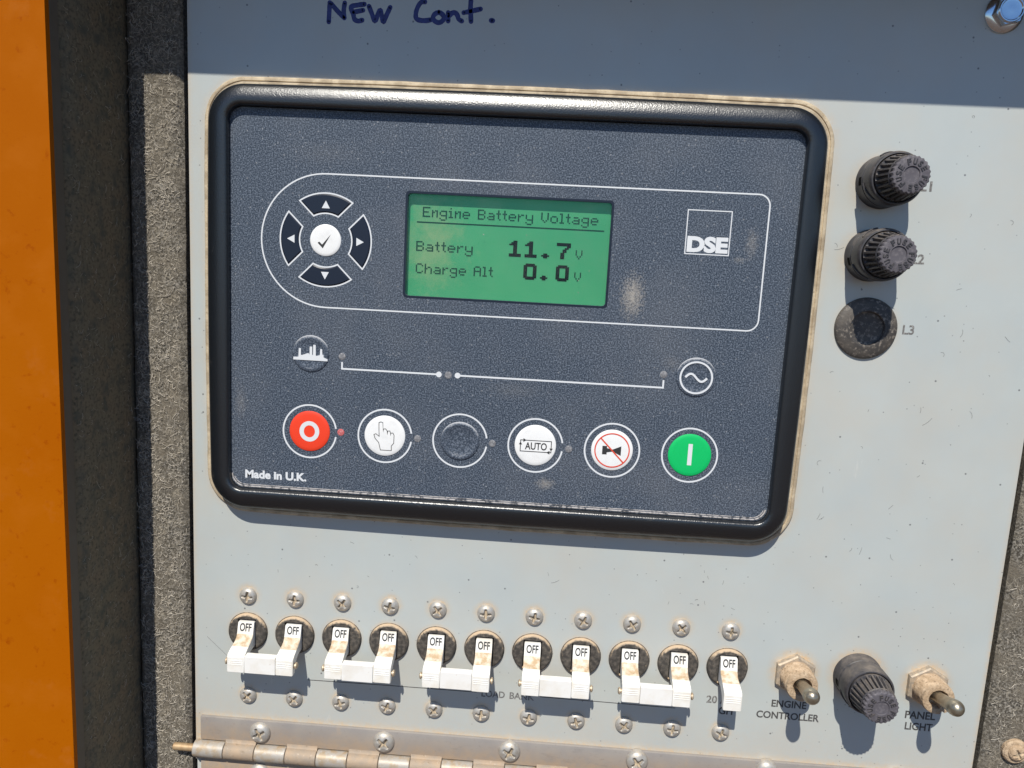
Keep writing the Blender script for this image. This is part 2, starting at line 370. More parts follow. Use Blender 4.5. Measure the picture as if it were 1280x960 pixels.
BIT = {
 'E': '11111 10000 10000 11110 10000 10000 11111', 'n': '0 0 1011 1101 1001 1001 1001', 'g': '0 0 0111 1001 1001 0111 0001 0110'.replace('0111 1001 1001 0111 0001 0110', '01111 10001 10001 01111 00001 10001 01110'),
 'i': '010 000 110 010 010 010 111', 'e': '0 0 01110 10001 11111 10000 01110', 'B': '11110 10001 10001 11110 10001 10001 11110',
 'a': '0 0 01110 00001 01111 10001 01111', 't': '010 010 111 010 010 010 001', 'r': '0 0 1011 1100 1000 1000 1000', 'y': '0 0 10001 10001 10001 01111 00001 10001 01110',
 'V': '10001 10001 10001 10001 10001 01010 00100', 'o': '0 0 01110 10001 10001 10001 01110', 'l': '110 010 010 010 010 010 111',
 'C': '01110 10001 10000 10000 10000 10001 01110', 'h': '10000 10000 10110 11001 10001 10001 10001', 'A': '01110 10001 10001 11111 10001 10001 10001', ' ': '000',
 'v': '10001 10001 10001 01010 00100'}
BIG = {'1': '0011000 0111000 1111000 0011000 0011000 0011000 0011000 0011000 1111110 1111110',
 '7': '1111111 1111111 0000011 0000110 0001100 0001100 0011000 0011000 0011000 0011000',
 '0': '0111110 1111111 1100011 1100011 1100011 1100011 1100011 1100011 1111111 0111110',
 '.': '0000 0000 0000 0000 0000 0000 0000 0110 1111 0110'}
def bits(g, rows, u, v, px, py, w, e=.045):
    """dot matrix glyph whose baseline row (row 6 of a seven row glyph) stands on v"""
    for i, row in enumerate(rows):
        for j, c in enumerate(row):
            if c == '1':
                x = u+j*px; y = v-(i+1)*py
                g.add([(x+e*px, y+e*py, w), (x+px-e*px, y+e*py, w), (x+px-e*px, y+py-e*py, w), (x+e*px, y+py-e*py, w)], [(0, 1, 2, 3)])
def bitline(g, s, u0, u1, vbase, h, w):
    wd = [len(BIT[c].split()[-1]) for c in s]; tot = sum(wd)+len(s)-1; px = (u1-u0)/tot; py = h/7; x = u0
    for c, k in zip(s, wd): bits(g, BIT[c].split(), x, vbase+h, px, py, w); x += (k+1)*px
# ================================================================ SETTING
M['soil'] = mat('dry_soil', (.09, .06, .045), .95, var=[(400, (.12, .08, .055), .4, .65), (30, (.09, .06, .045), .5, .75)], bump=[(25, .5, 6)])
tag(build('ground', G().box(-60000, 60000, -1500, -1400, -60000, 60000), M['soil'], smooth=0), kind='structure')  # unseen soil sheet, added only to bounce light up from below
# dark space behind the panel, in the gaps
tag(build('cabinet_interior_backing', G().box(-60, 352, -150, 300, -34, -31), M['dark']), kind='structure')

# ---- orange enclosure front with its opening; the panel sits 43 mm behind it
OU0, OU1, OV0, OV1, OW = -45.6, 350, -150, 293.6, 43
enc = tag(empty('enclosure', (-45, -150, 0)), 'orange painted steel enclosure front along the left side, framing the recessed panel', 'enclosure')
g = G(); g.prism([rrect(-420, 640, -330, 580, 8), [(OU0, OV0), (OU0, OV1), (OU1, OV1), (OU1, OV0)]], OW-2.0, OW, True)
build('front_panel', g, M['orange'], enc)
g = G(); g.box(OU0-1.6, OU0, OV0, OV1, 36.8, OW-2.01); build('flange', g, M['flange'], enc)
def grid_sheet(P, Q, R_, nu, nv, amp, mm, seed=0, gr=None):
    """height field P + s(Q-P) + t(R-P) displaced along its normal"""
    P, Q, R_ = Vector(P), Vector(Q), Vector(R_); n = (Q-P).cross(R_-P).normalized(); vs = []
    for i in range(nv+1):
        for j in range(nu+1):
            p = P+(Q-P)*j/nu+(R_-P)*i/nv
            d = amp*(noise.noise(p/mm+Vector((seed, 0, 0)))+.5*noise.noise(p*2.3/mm+Vector((seed, 5, 0))))
            if gr: d += gr(j/nu, i/nv)
            vs.append(tuple(p+n*d))
    fs = [(i*(nu+1)+j, i*(nu+1)+j+1, (i+1)*(nu+1)+j+1, (i+1)*(nu+1)+j) for i in range(nv) for j in range(nu)]
    return vs, fs
def foam_box(name, P, Q, R_, nu, nv, amp, mm, m, parent, label=None, cat=None, seed=0, thick=10):
    g = G(); rd = lambda s, t: -1.6*max(0, 1-min(s, 1-s)*nu/2.0)**2
    vs, fs = grid_sheet(P, Q, R_, nu, nv, amp, mm, seed, rd); g.add(vs, fs)
    Pv, Qv, Rv = Vector(P), Vector(Q), Vector(R_); n = (Qv-Pv).cross(Rv-Pv).normalized()
    k = nu+1; edge = [i for i in range(k)]+[i*k+nu for i in range(1, nv+1)]+[nv*k+j for j in range(nu-1, -1, -1)]+[i*k for i in range(nv-1, 0, -1)]
    top = [vs[i] for i in edge]; bot = [tuple(Vector(q)-n*thick) for q in top]
    g.skin([bot, top]); o = build(name, g, m, parent, smooth=60)
    if label: tag(o, label, cat)
    return o
def fibres(n, u0, u1, v0, v1, w, seed, lo=1.0, hi=4.5, side=False):
    rnd = random.Random(seed); g = G()
    for _ in range(n):
        a = rnd.uniform(0, 2*pi); L = rnd.uniform(lo, hi)*rnd.random()**.5; k = 6; x = rnd.uniform(u0+1, u1-1); y = rnd.uniform(v0, v1); cv = rnd.gauss(0, 1.1)/max(L, 1)*1.4; pts = []
        z0 = w+rnd.uniform(.0, .25)
        for i in range(k):
            pts.append((x, y, z0+.35*sin(pi*i/(k-1))*rnd.uniform(.3, 1.2))); x += cos(a)*L/k; y += sin(a)*L/k; a += cv*L/k
        pts = [(min(max(p[0], u0), u1), p[1], p[2]) for p in pts]
        if side: pts = [(side[0]+(p[2]-w), p[1], p[0]) for p in pts]
        g.tube(pts, rnd.uniform(.035, .085), 3, False)
    return g
foam_box('jamb_lining', (OU0, 0-150, 36.6), (OU0, -150, -6), (OU0, 293.5, 36.6), 14, 150, .45, 14, M['foam_side'], enc, seed=3, thick=1.5)
build('jamb_fibres', fibres(750, -1, 36, -60, 290, 0, 5, 1, 5, side=(OU0+.2,)), M['fibre_dull'], enc)['kind'] = 'stuff'
# other three returns of the opening (outside the frame, they throw the shade)
g = G(); g.box(OU0+.1, OU1-.1, OV1, OV1+2, -8, OW-2.02); g.box(OU1, OU1+2, OV0, OV1+2, -8, OW-2.02); g.box(OU0+.1, OU1-.1, OV0-2, OV0, -8, OW-2.02)
build('opening_return', g, M['flange'], enc)

# ---- felted foam behind, either side of the plate
fl = foam_box('insulation_strip', (-45.4, -148, -.6), (-24.6, -148, -.6), (-45.4, 292, -.6), 16, 260, .35, 7, M['foam'], None,
              'strip of dusty grey felted foam between the orange side and the plate', 'insulation foam', 1)
build('fibres', fibres(3600, -45, -25, -70, 290, -.5, 9), M['fibre'], fl)['kind'] = 'stuff'
fr_ = foam_box('insulation_strip', (292.2, -148, -.9), (349, -148, -.9), (292.2, 292, -.9), 30, 200, .3, 9, M['foam'], None,
               'dark brown felted foam with pale fibres to the right of the plate', 'insulation foam', 2)
build('fibres', fibres(2600, 292.6, 345, -40, 190, -.8, 11), M['fibre'], fr_)['kind'] = 'stuff'

# ================================================================ PANHEAD SCREWS (shared meshes)
def screw_mesh(name, R_, H, m, slot=.62):
    g = G(); nr, ns = 18, 56; vs = [(0, 0, 0)]; 
    def z(x, y):
        r = hypot(x, y)/R_; h = H*(1-r**2.6)**.55 if r < 1 else 0
        a, b = abs(x)/R_, abs(y)/R_
        ln = slot; wd = .17
        def arm(p, q):
            if p > ln: return 0
            t = max(0, 1-q/(wd*(1.25-.5*p/ln))); return min(1, t*2.6)*(1-(p/ln)**3*.5)
        c = max(arm(a, b), arm(b, a), max(0, 1-hypot(a, b)/.24))
        return h-c*H*.66, c
    vs[0] = (0, 0, z(0, 0)[0]); fs = []; cc = [1]
    for i in range(1, nr+1):
        r = R_*(i/nr)**.85*.999
        for j in range(ns): a = 2*pi*j/ns; q = z(r*cos(a), r*sin(a)); vs.append((r*cos(a), r*sin(a), q[0])); cc.append(q[1])
    for j in range(ns): vs.append((R_*.985*cos(2*pi*j/ns), R_*.985*sin(2*pi*j/ns), -1.2))
    for j in range(ns): fs.append((0, 1+j, 1+(j+1) % ns))
    for i in range(nr):
        for j in range(ns): a = 1+i*ns+j; b = 1+i*ns+(j+1) % ns; fs.append((a, a+ns, b+ns, b))
    g.add(vs, fs); cc += [0]*ns
    for i, f in enumerate(fs): g.m[i] = 1 if sum(cc[k] for k in f)/len(f) > .55 else 0
    return mesh_of(name, g, [m, M['recess']], smooth=50)
SCREW = screw_mesh('screw', 3.5, 1.9, M['steel']); SCREWB = screw_mesh('screw_large', 4.4, 2.5, M['steel'])
def screw(parent, u, v, w, data, name='screw'):
    o = place(name, data, parent, (u, v, w)); o.rotation_euler = (0, random.uniform(0, pi/2), 0); return o

# ================================================================ CONTROL PLATE
PU0, PU1, PV0, PV1 = -22.0, 288.8, -23.2, 291
plate = tag(empty('control_plate', (133, 130, 0)), 'pale grey painted sheet metal plate that carries the controller, breakers and switches', 'panel')
screws_small = [(19.05*i, 42.7) for i in range(11)]+[(19.05*i, 0) for i in range(11)]
step = 1.0; nu = int((PU1-PU0)/step); nv = int((PV1-PV0)/step)
uu = np.linspace(PU0, PU1, nu+1); vv = np.linspace(PV0, PV1, nv+1); U, V = np.meshgrid(uu, vv)
D = np.zeros_like(U)
def halo(x, y, r, k, amt, up=0.5):
    global D
    d = np.hypot(U-x, V-y)-r; a = np.clip(1-d/k, 0, 1)**1.4*amt*(1+up*np.clip((V-y)/np.maximum(np.hypot(U-x, V-y), .1), -1, 1))
    D = np.maximum(D, np.where(d > -3, a, 0))
for x, y in screws_small: halo(x, y, 3.4, 2.6, .75, .45)
for i in range(11): halo(19.05*i, 27.6, 7.6, 2.2, .45, .6)
for x, y in ((216.4, 27.2), (266.6, 26.4)): halo(x, y, 7.0, 4.5, 1.0, .35)
halo(240.4, 28.2, 9.4, 3.5, .75, .6); halo(227, 213.4, 9.2, 4.5, .5, -.1); halo(226, 188.2, 9.2, 4.5, .5, -.1); halo(227.3, 162.3, 11, 3, .3, .2)
def rrdist(x, y, u0, u1, v0, v1, r):
    cx, cy = (u0+u1)/2, (v0+v1)/2; qx = np.abs(x-cx)-(u1-u0)/2+r; qy = np.abs(y-cy)-(v1-v0)/2+r
    return np.hypot(np.maximum(qx, 0), np.maximum(qy, 0))+np.minimum(np.maximum(qx, qy), 0)-r
d = rrdist(U, V, -15.3, 209, 78, 240, 15); D = np.maximum(D, np.clip(1-d/3.0, 0, 1)*np.where(d > -4, .42, 0))
D = np.maximum(D, np.clip(1-(V+10.2)/3.2, 0, 1)*.95)
D = np.maximum(D, np.clip(1-(V+10)/26, 0, 1)*.22)
D = np.maximum(D, np.clip(1-(U-PU0)/1.6, 0, 1)*.55); D = np.maximum(D, np.clip(1-(PU1-U)/1.6, 0, 1)*.7*np.clip((150-V)/100, 0, 1))
g = G(); g.add(list(zip(U.ravel().tolist(), V.ravel().tolist(), [0.0]*U.size)),
      [(i*(nu+1)+j, i*(nu+1)+j+1, (i+1)*(nu+1)+j+1, (i+1)*(nu+1)+j) for i in range(nv) for j in range(nu)])
g.cur = 1
g.skin([[(PU0, PV0, -3), (PU1, PV0, -3), (PU1, PV1, -3), (PU0, PV1, -3)], [(PU0, PV0, 0), (PU1, PV0, 0), (PU1, PV1, 0), (PU0, PV1, 0)]], True)
sheet = build('sheet', g, [M['plate'], M['plate_edge']], plate, smooth=0)
at = sheet.data.attributes.new('dust', 'FLOAT', 'POINT'); vals = np.zeros(len(sheet.data.vertices), np.float32); vals[:D.size] = D.ravel(); at.data.foreach_set('value', vals)
# printed legends
def legend(s, u0, u1, v0, v1, w=.05, bold=.026, m='ink_grey', name='printed_lettering'):
    return build(name, text(G(), s, u0, u1, v0, v1, w, bold), M[m], plate, smooth=0)
legend('ENGINE', 209.1, 222.6, 12.45, 15.5); legend('CONTROLLER', 203.7, 228.0, 7.45, 10.5)
legend('PANEL', 260.5, 272.0, 12.0, 15.2); legend('LIGHT', 261.0, 271.5, 7.2, 10.4)
legend('L1', 239.9, 244.2, 211.2, 214.7, m='ink_faded'); legend('L2', 240.2, 244.9, 186.0, 189.5, m='ink_faded'); legend('L3', 240.5, 244.6, 160.8, 164.3, m='ink_faded')
legend('LOAD', 95.0, 104.4, 7.1, 10.0, m='ink_faded'); legend('BANK', 106.3, 116.2, 7.1, 10.0, m='ink_faded')
legend('20 AMP', 183.8, 197.6, 12.0, 15.2, m='ink_faded'); legend('GFI', 189.0, 194.4, 7.6, 10.8)
for L in ([(24.5, 8.5), (58, 8.8), (93, 8.9)], [(118.5, 9.0), (139, 8.9), (165, 8.7), (172, 8.7)]): build('printed_line', G().ribbon(L, .32, .05, .05), M['ink_grey'], plate, smooth=0)
# marker handwriting
HW = {'N': [[(29.43, 266.1), (29.3, 263), (29.17, 259.71)], [(30.01, 265.72), (32.33, 263.35), (34.6, 261.34)], [(34.73, 261.24), (34.47, 263.75), (34.78, 266.15)]],
 'E': [[(41.76, 266.0), (39.42, 265.65), (37.01, 264.91), (37.77, 262.88), (38.39, 260.9), (39.68, 260.35), (41.1, 260.67)], [(37.9, 263.2), (41.31, 264.0)]],
 'W': [[(43.41, 265.39), (44.47, 263.05), (45.67, 260.56), (46.61, 262.72), (47.43, 264.21), (48.04, 262.38), (48.66, 260.41), (49.74, 262.7), (50.95, 265.26)]],
 'C': [[(63.19, 267.53), (61.93, 267.36), (60.84, 266.0), (60.13, 263.87), (60.27, 262.02), (61.56, 261.4), (63.41, 261.33), (65.38, 261.67)]],
 'o': [[(68.2, 264.27), (66.8, 263.64), (66.2, 262.36), (66.88, 261.33), (68.38, 260.85), (69.76, 261.69), (70.0, 262.89), (69.26, 263.79), (68.2, 264.27)]],
 'n': [[(71.5, 264.27), (71.55, 262.82), (71.6, 261.5)], [(71.68, 263.09), (72.91, 264.19), (74.17, 264.23), (74.92, 263.2), (75.24, 262.29), (76.4, 261.67)]],
 't': [[(79.31, 269.01), (79.31, 265.99), (79.64, 261.65)], [(76.98, 264.46), (79.77, 265.09), (82.82, 265.85)]], '.': [[(86.7, 262.24), (87.3, 262.15)]]}
def smoothline(P, k=5):
    if len(P) < 3: return [Vector((p[0], p[1], 0)) for p in P]
    P = [Vector((p[0], p[1], 0)) for p in P]; Q = [P[0]*2-P[1]]+P+[P[-1]*2-P[-2]]; out = []
    for i in range(1, len(Q)-2):
        for j in range(k):
            t = j/k; a, b, c, d_ = Q[i-1], Q[i], Q[i+1], Q[i+2]
            out.append(.5*((2*b)+(c-a)*t+(2*a-5*b+4*c-d_)*t*t+(3*b-a-3*c+d_)*t**3))
    return out+[P[-1]]
z = .05
for ch, sts in HW.items():
    g = G()
    for stt in sts:
        pts = smoothline(stt); g.tube([(p.x, p.y, -.28) for p in pts], [.86+.10*noise.noise(Vector((p.x, p.y, 1))) for p in pts], 16)
        for e in (pts[0], pts[-1]): g.lathe(e.x, e.y, [(.86, -.3), (.76, .25), (.5, .36)], 14)
    # a felt pen's line: a flattened film on the paint
    g.v = [(a, b, min(c, .30)*.12+.02) for a, b, c in g.v]
    build('handwritten_letter', g, M['marker'], plate, smooth=60)
# hair scratches and small dirt curls on the paint
rnd = random.Random(4); g = G()
for (x, y, L, a, c) in [(-17, 24, 13, -.75, .0), (261, 161, 3.4, .9, .2), (255, 155, 3, .3, -.5), (213.2, 189.6, 4, .05, .1), (214, 190.4, 2.4, 1.4, .3), (255, 236.5, 2.5, .6, .9),
                        (252, 128, 5, .5, .1), (120, 57, 4, .2, .1)]+[(rnd.uniform(215, 285), rnd.uniform(60, 235), rnd.uniform(1, 3.5), rnd.uniform(0, 3), rnd.gauss(0, .25)) for _ in range(26)]+[(rnd.uniform(0, 200), rnd.uniform(50, 70), rnd.uniform(.6, 2), rnd.uniform(0, 3), rnd.gauss(0, .3)) for _ in range(16)]:
    p = []; n = 7
    for i in range(n): p.append((x, y, .02)); x += cos(a)*L/n; y += sin(a)*L/n; a += c
    g.tube(p, .055, 4)
build('scratches', g, M['ink_grey'], plate)['kind'] = 'stuff'

# ================================================================ CONTROLLER
ctl = tag(empty('engine_controller', (97, 157, 0)), 'black framed generator control module with green display reading 11.7 V', 'controller')
# gasket
def bowed(u0, u1, v0, v1, r, bow, nc=14, ns=24):
    """rounded rectangle whose sides bulge outwards a little"""
    P = rrect(u0, u1, v0, v1, r, nc); k = nc+1; cx, cy, hx_, hy_ = (u0+u1)/2, (v0+v1)/2, (u1-u0)/2, (v1-v0)/2; out = []
    for c in range(4):
        out += P[c*k:(c+1)*k]; a, b = P[(c+1)*k-1], P[((c+1)*k) % len(P)]
        out += [(a[0]+(b[0]-a[0])*t/ns, a[1]+(b[1]-a[1])*t/ns) for t in range(1, ns)]
    return [(x+(x-cx)/hx_*bow*(1-((y-cy)/hy_)**2), y+(y-cy)/hy_*bow*(1-((x-cx)/hx_)**2)) for x, y in out]
g = G(); loops = []
for ins, w, am in ((0, 0, .3), (0, .75, .3), (.45, 1.15, .2), (1.25, 1.2, .15), (1.45, .8, .2), (1.75, .85, .2), (2.0, 1.55, .15), (4.5, 1.7, 0)):
    L = bowed(-15.3+ins, 208.6-ins, 78.1+ins, 239.7-ins, 15.0-ins, .8)
    loops.append([(x+am*noise.noise(Vector((x/5, y/5, 3+w))), y+am*noise.noise(Vector((x/5, y/5, 9+w))), w+.12*noise.noise(Vector((x/2, y/2, w)))) for x, y in L])
g.skin(loops, False, True); build('gasket', g, M['gasket'], ctl, smooth=60)
# bezel: loops morph from the outer to the inner rounded rectangle
def lerp_rr(t):
    return bowed(-11.7+7.7*t, 204.7-7.2*t, 81.5+7.85*t, 236.3-7.6*t, 13.0-8.0*t, .85*(1-t))
prof = [(.16, 1.5), (.12, 2.5), (.02, 2.9), (0, 3.3), (.0, 5.1), (.02, 6.2), (.05, 6.9), (.09, 7.4), (.15, 7.8), (.23, 8.15), (.32, 8.45), (.42, 8.72), (.52, 8.95), (.61, 9.1), (.70, 9.18), (.80, 9.18), (.89, 9.05), (.945, 8.8), (.974, 8.3), (.985, 7.6), (.99, 5.2)]
g = G(); g.skin([[(x, y, w) for x, y in lerp_rr(t)] for t, w in prof]); build('bezel', g, M['bezel'], ctl, smooth=70)
# faceplate with the display window cut out
FW = 6.0
LU0, LU1, LV0, LV1 = 60.4, 132.9, 165.3, 201.6
face = build('faceplate', G().prism([rrect(-4.3, 197.8, 89.0, 228.6, 5.2), rrect(LU0, LU1, LV0, LV1, 1.2, 5)[::-1]], FW-2.6, FW), M['face'], ctl, smooth=30)
P_ = FW+.04
def pr(name, g, m, parent=None, label=None):
    o = build(name, g, M[m], parent or ctl, smooth=30)
    if label: o['label'] = label
    return o
# worn edge of the overlay along the bottom and right
g = G(); L = rrect(-3.6, 197.0, 89.8, 226.4, 4.8, 10); n = len(L)
seq = L[22:43]
g.tube([(x, y, FW+.02) for x, y in seq], .30, 6); pr('overlay_edge', g, 'lip', face)
pts = [p for p in rrect(-3.0, 196.4, 90.5, 225.8, 4.4, 10)[24:42]]
g = G(); g.tube([(x, y, FW+.01) for x, y in pts], .16, 5); pr('overlay_edge', g, 'lip', face)
# rim of the window
pr('window_border', G().prism([rrect(LU0-.75, LU1+.75, LV0-.75, LV1+.75, 1.4, 5), rrect(LU0+.01, LU1-.01, LV0+.01, LV1-.01, 1.2, 5)], P_-.02, P_), 'key_navy', face)
# outline round the navigation keys, display and logo
def outline_loop(d):
    cx, cy, r = 31.2, 183.1, 24.0-d; out = [(cx+r*cos(a), cy+r*sin(a)) for a in [pi/2+pi*i/40 for i in range(41)]]
    x1, y0, y1, q = 187.7-d, 159.1+d, 207.1-d, 4.2-d
    for cxx, cyy, a0 in ((x1-q, y0+q, -pi/2), (x1-q, y1-q, 0)):
        out += [(cxx+q*cos(a0+pi/2*i/8), cyy+q*sin(a0+pi/2*i/8)) for i in range(9)]
    return out
pr('outline_print', G().prism([outline_loop(0), outline_loop(.5)[::-1]], FW, P_), 'white', face)
# mimic line
g = G(); g.ribbon([(37.8, 139.6), (37.8, 137.1), (73.2, 137.1)], .62, FW, P_); g.ribbon([(81.2, 137.1), (155.8, 137.1), (155.8, 139.9)], .62, FW, P_)
g.prism([circ(73.9, 137.1, 1.05, 24)], FW, P_+.01); g.prism([circ(80.8, 137.1, 1.05, 24)], FW, P_+.01); pr('mimic_line', g, 'white', face)
def lamp(u, v, red=False):
    pr('indicator_lamp', G().lathe(u, v, [(1.35, FW), (1.25, FW+.12), (.8, FW+.22), (.01, FW+.26)], 20), 'led_red' if red else 'led_off', ctl, 'dull red indicator lamp beside the stop button' if red else None)
for u, v in ((37.8, 141.6), (77.4, 137.0), (155.7, 141.9), (66.8, 112.4), (94.8, 112.4), (123.2, 112.1)): lamp(u, v)
lamp(37.8, 113.0, True)
# made in
pr('printed_lettering', text(G(), 'Made in U.K.', 1.3, 24.9, 93.05, 96.3, P_, .042), 'white', face)
# logo
g = G(); g.prism([[(159.3, 185.2), (174.9, 185.2), (174.9, 200.7), (159.3, 200.7)], [(159.65, 185.55), (159.65, 200.35), (174.55, 200.35), (174.55, 185.55)]], FW, P_)
text(g, 'DSE', 160.0, 174.3, 185.95, 191.6, P_+.01, .055); pr('logo', g, 'white', face)
# navigation keys
NC = (31.0, 183.5)
def sector(off, r0, r1, q):
    out = []
    for r, rev in ((r1, False), (r0, True)):
        b = math.asin(off/r)
        a0, a1 = pi/4+b, 3*pi/4-b
        arr = [a0+(a1-a0)*i/16 for i in range(17)]
        out += [(r*cos(a), r*sin(a)) for a in (arr[::-1] if rev else arr)]
    c, s = cos(q), sin(q); return [(NC[0]+x*c-y*s, NC[1]+x*s+y*c) for x, y in out]
for q, lab in ((0, 'up'), (pi/2, 'left'), (pi, 'down'), (-pi/2, 'right')):
    k = G(); A, B = sector(2.55, 9.3, 16.9, q), sector(3.05, 9.8, 16.4, q)
    C = sector(3.5, 10.3, 15.9, q)
    k.skin([[(x, y, FW) for x, y in A], [(x, y, FW+.06) for x, y in A]]); k.prism([A, B[::-1]], FW+.06, FW+.06)
    k.cur = 1; k.skin([[(x, y, FW+.06) for x, y in B], [(x, y, FW+.38) for x, y in C]]); k.prism([C], FW+.38, FW+.38)
    o = build('navigation_key', k, [M['white'], M['key_navy']], ctl); o['label'] = 'dark navigation key with a white arrow pointing '+lab
    t = [(0, 14.0), (-1.45, 11.3), (1.45, 11.3)]; c, s = cos(q), sin(q)
    build('arrow', G().prism([[(NC[0]+x*c-y*s, NC[1]+x*s+y*c) for x, y in t]], FW+.38, FW+.43), M['white'], o, smooth=0)
def dome(u, v, r, m, h=.45, name='button', lab=None):
    o = pr(name, G().lathe(u, v, [(r, FW), (r*.985, FW+h*.45), (r*.93, FW+h*.8), (r*.82, FW+h), (r*.4, FW+h*1.04)], 56), m, ctl, lab); return o
H1 = FW+.45*1.04+.03
o = dome(NC[0], NC[1], 5.7, 'key_white', lab='white round confirm button with a tick')
pr('tick_mark', G().prism([[(28.2, 182.5), (28.8, 182.95), (29.85, 181.95), (33.0, 185.7), (30.1, 180.6)]], H1-.02, H1), 'ink', o)
BX = [26.0, 54.5, 82.7, 110.8, 139.1, 167.5]; BY = 112.75
for i, x in enumerate(BX):
    gap = i < 4
    pr('button_outline', G().ring(x, BY-.1, 9.75, 10.35, FW, P_, radians(9) if gap else 0, 2*pi-radians(9) if gap else 2*pi, 72), 'white', face)
stop = dome(BX[0], BY, 7.7, 'key_red', lab='red round stop button with a white O')
e_out = [(BX[0]+2.95*1.25*cos(a)*1.02, BY+3.9*sin(a)) for a in [2*pi*i/48 for i in range(48)]]; e_in = [(BX[0]+2.12*cos(a), BY+2.3*sin(a)) for a in [-2*pi*i/48 for i in range(48)]]
pr('symbol', G().prism([e_out, e_in], H1-.02, H1), 'white', stop)
hand = dome(BX[1], BY, 7.7, 'key_white', lab='white round manual button with a pointing hand')
HND = [(53.04, 107.35), (52.3, 110.19), (50.94, 111.65), (50.44, 113.09), (51.16, 113.47), (52.44, 112.55), (52.3, 115.22), (52.24, 117.75), (52.95, 118.06), (53.69, 117.84), (53.91, 114.32), (54.01, 115.46), (54.8, 115.51), (55.35, 114.88), (55.52, 113.42), (55.62, 114.76), (56.41, 114.81), (56.69, 114.03), (56.72, 113.09), (56.82, 114.04), (57.62, 114.09), (58.04, 113.24), (57.99, 110.22), (57.1, 109.09), (57.15, 107.34)]
pr('pointing_hand_symbol', G().ribbon([(a, b) for a, b in HND], .26, H1-.02, H1, True), 'ink_grey', hand)
pr('button', G().lathe(BX[2], BY-.2, [(7.3, FW), (7.1, FW+.35), (6.6, FW+.6), (6.0, FW+.6), (5.5, FW+.38), (3, FW+.32)], 56), 'dome', ctl, 'blank button with a dusty raised rim')
auto = dome(BX[3], BY, 7.7, 'key_white', lab='white round button marked AUTO')
g = G(); g.ribbon([(105.3, 114.6), (116.7, 114.6), (116.7, 110.4), (105.3, 110.4)], .3, H1-.02, H1, True)
text(g, 'AUTO', 107.0, 115.1, 111.1, 113.9, H1+.01, .02)
for (x, y, d_) in ((106.9, 114.6, 1), (115.6, 110.4, -1)): g.prism([[(x-d_*.6, y+.7), (x-d_*.6, y-.7), (x+d_*.6, y)][::d_]], H1, H1+.02)
for (x, y, d_) in ((105.3, 113.4, 1), (116.7, 111.5, -1)): g.prism([[(x-.6, y-d_*.5), (x+.6, y-d_*.5), (x, y+d_*.6)][::d_]], H1, H1+.02)
pr('auto_symbol', g, 'ink', auto)
horn = dome(BX[4], BY, 7.7, 'key_white', lab='white round mute button with a crossed out horn')
g = G(); g.prism([[(135.5, 114.3), (137.2, 114.3), (137.2, 113.5), (139.3, 113.1), (142.4, 114.5), (142.4, 110.9), (139.3, 112.3), (137.2, 111.9), (137.2, 111.1), (135.5, 111.1)]], H1-.02, H1); pr('horn_symbol', g, 'ink', horn)
g = G(); g.ring(BX[4], BY, 6.05, 6.5, H1, H1+.03); g.ribbon([(134.7, 117.2), (143.5, 108.3)], .5, H1+.01, H1+.05); pr('mute_ring', g, 'ink_red', horn)
st = dome(BX[5], BY, 7.9, 'key_green', lab='green round start button with a white bar')
pr('symbol', G().prism([rrect(166.75, 168.3, 109.0, 117.0, .15, 3)], H1-.02, H1), 'white', st)
# generator symbol on a domed disc, mains symbol
def disc(u, v, r, lab): return pr('symbol_disc', G().lathe(u, v, [(r, FW), (r*.97, FW+.30), (r*.90, FW+.52), (r*.80, FW+.54), (r*.74, FW+.40), (r*.4, FW+.36)], 48), 'dome', ctl, lab)
o = disc(26.1, 142.0, 6.9, 'raised disc with a white power station symbol'); z = FW+.60
g = G(); g.prism([[(19.7, 139.6), (32.5, 139.6), (32.5, 140.35), (31, 140.9), (31, 141.7), (30.55, 141.9), (30.4, 144.0), (29.75, 144.0), (29.6, 141.7), (28.4, 141.4), (28.1, 141.4), (28.0, 145.4), (27.1, 145.4), (27.05, 141.6), (26.75, 141.6), (26.7, 144.7), (25.8, 144.7), (25.75, 141.6), (25.3, 142.3), (22.9, 141.4), (22.5, 141.4), (22.5, 143.9), (21.7, 143.9), (21.6, 140.7), (19.7, 140.6)][::-1]], FW+.3, z)
pr('power_station_symbol', g, 'white', o)
o = disc(167.3, 141.6, 7.2, 'raised disc with a white sine wave in a circle')
g = G(); g.ring(167.3, 141.5, 5.35, 6.0, FW+.3, z); g.ribbon([(167.3-3.9+7.8*i/24, 141.5+1.35*sin(2*pi*i/24)) for i in range(25)], .75, FW+.3, z)
pr('sine_symbol', g, 'white', o)
# ---- display
SW = 3.0
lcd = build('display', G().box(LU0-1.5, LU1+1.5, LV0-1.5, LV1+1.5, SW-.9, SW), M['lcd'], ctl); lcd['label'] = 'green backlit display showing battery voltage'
TW = SW+.10
g = G(); bitline(g, 'Engine Battery Voltage', 65.4, 128.6, 193.7, 3.6, TW); build('display_lettering', g, M['lcd_ink'], lcd, smooth=0)
g = G(); bitline(g, 'Battery', 63.4, 84.1, 181.5, 3.6, TW); build('display_lettering', g, M['lcd_ink'], lcd, smooth=0)
g = G(); bitline(g, 'Charge Alt', 63.5, 91.8, 173.5, 3.6, TW); build('display_lettering', g, M['lcd_ink'], lcd, smooth=0)
g = G()
for u, v in ((121.2, 181.4), (121.2, 173.5)): bits(g, BIT['v'].split(), u, v+3.3, .5, .66, TW)
build('display_lettering', g, M['lcd_ink'], lcd, smooth=0)
g = G(); px, py = .73, .575
for s, u, v in (('1', 97.2, 181.2), ('1', 102.9, 181.2), ('.', 108.9, 181.2), ('7', 114.3, 181.2)): bits(g, BIG[s].split(), u, v+5.75, px, py, TW, .005)
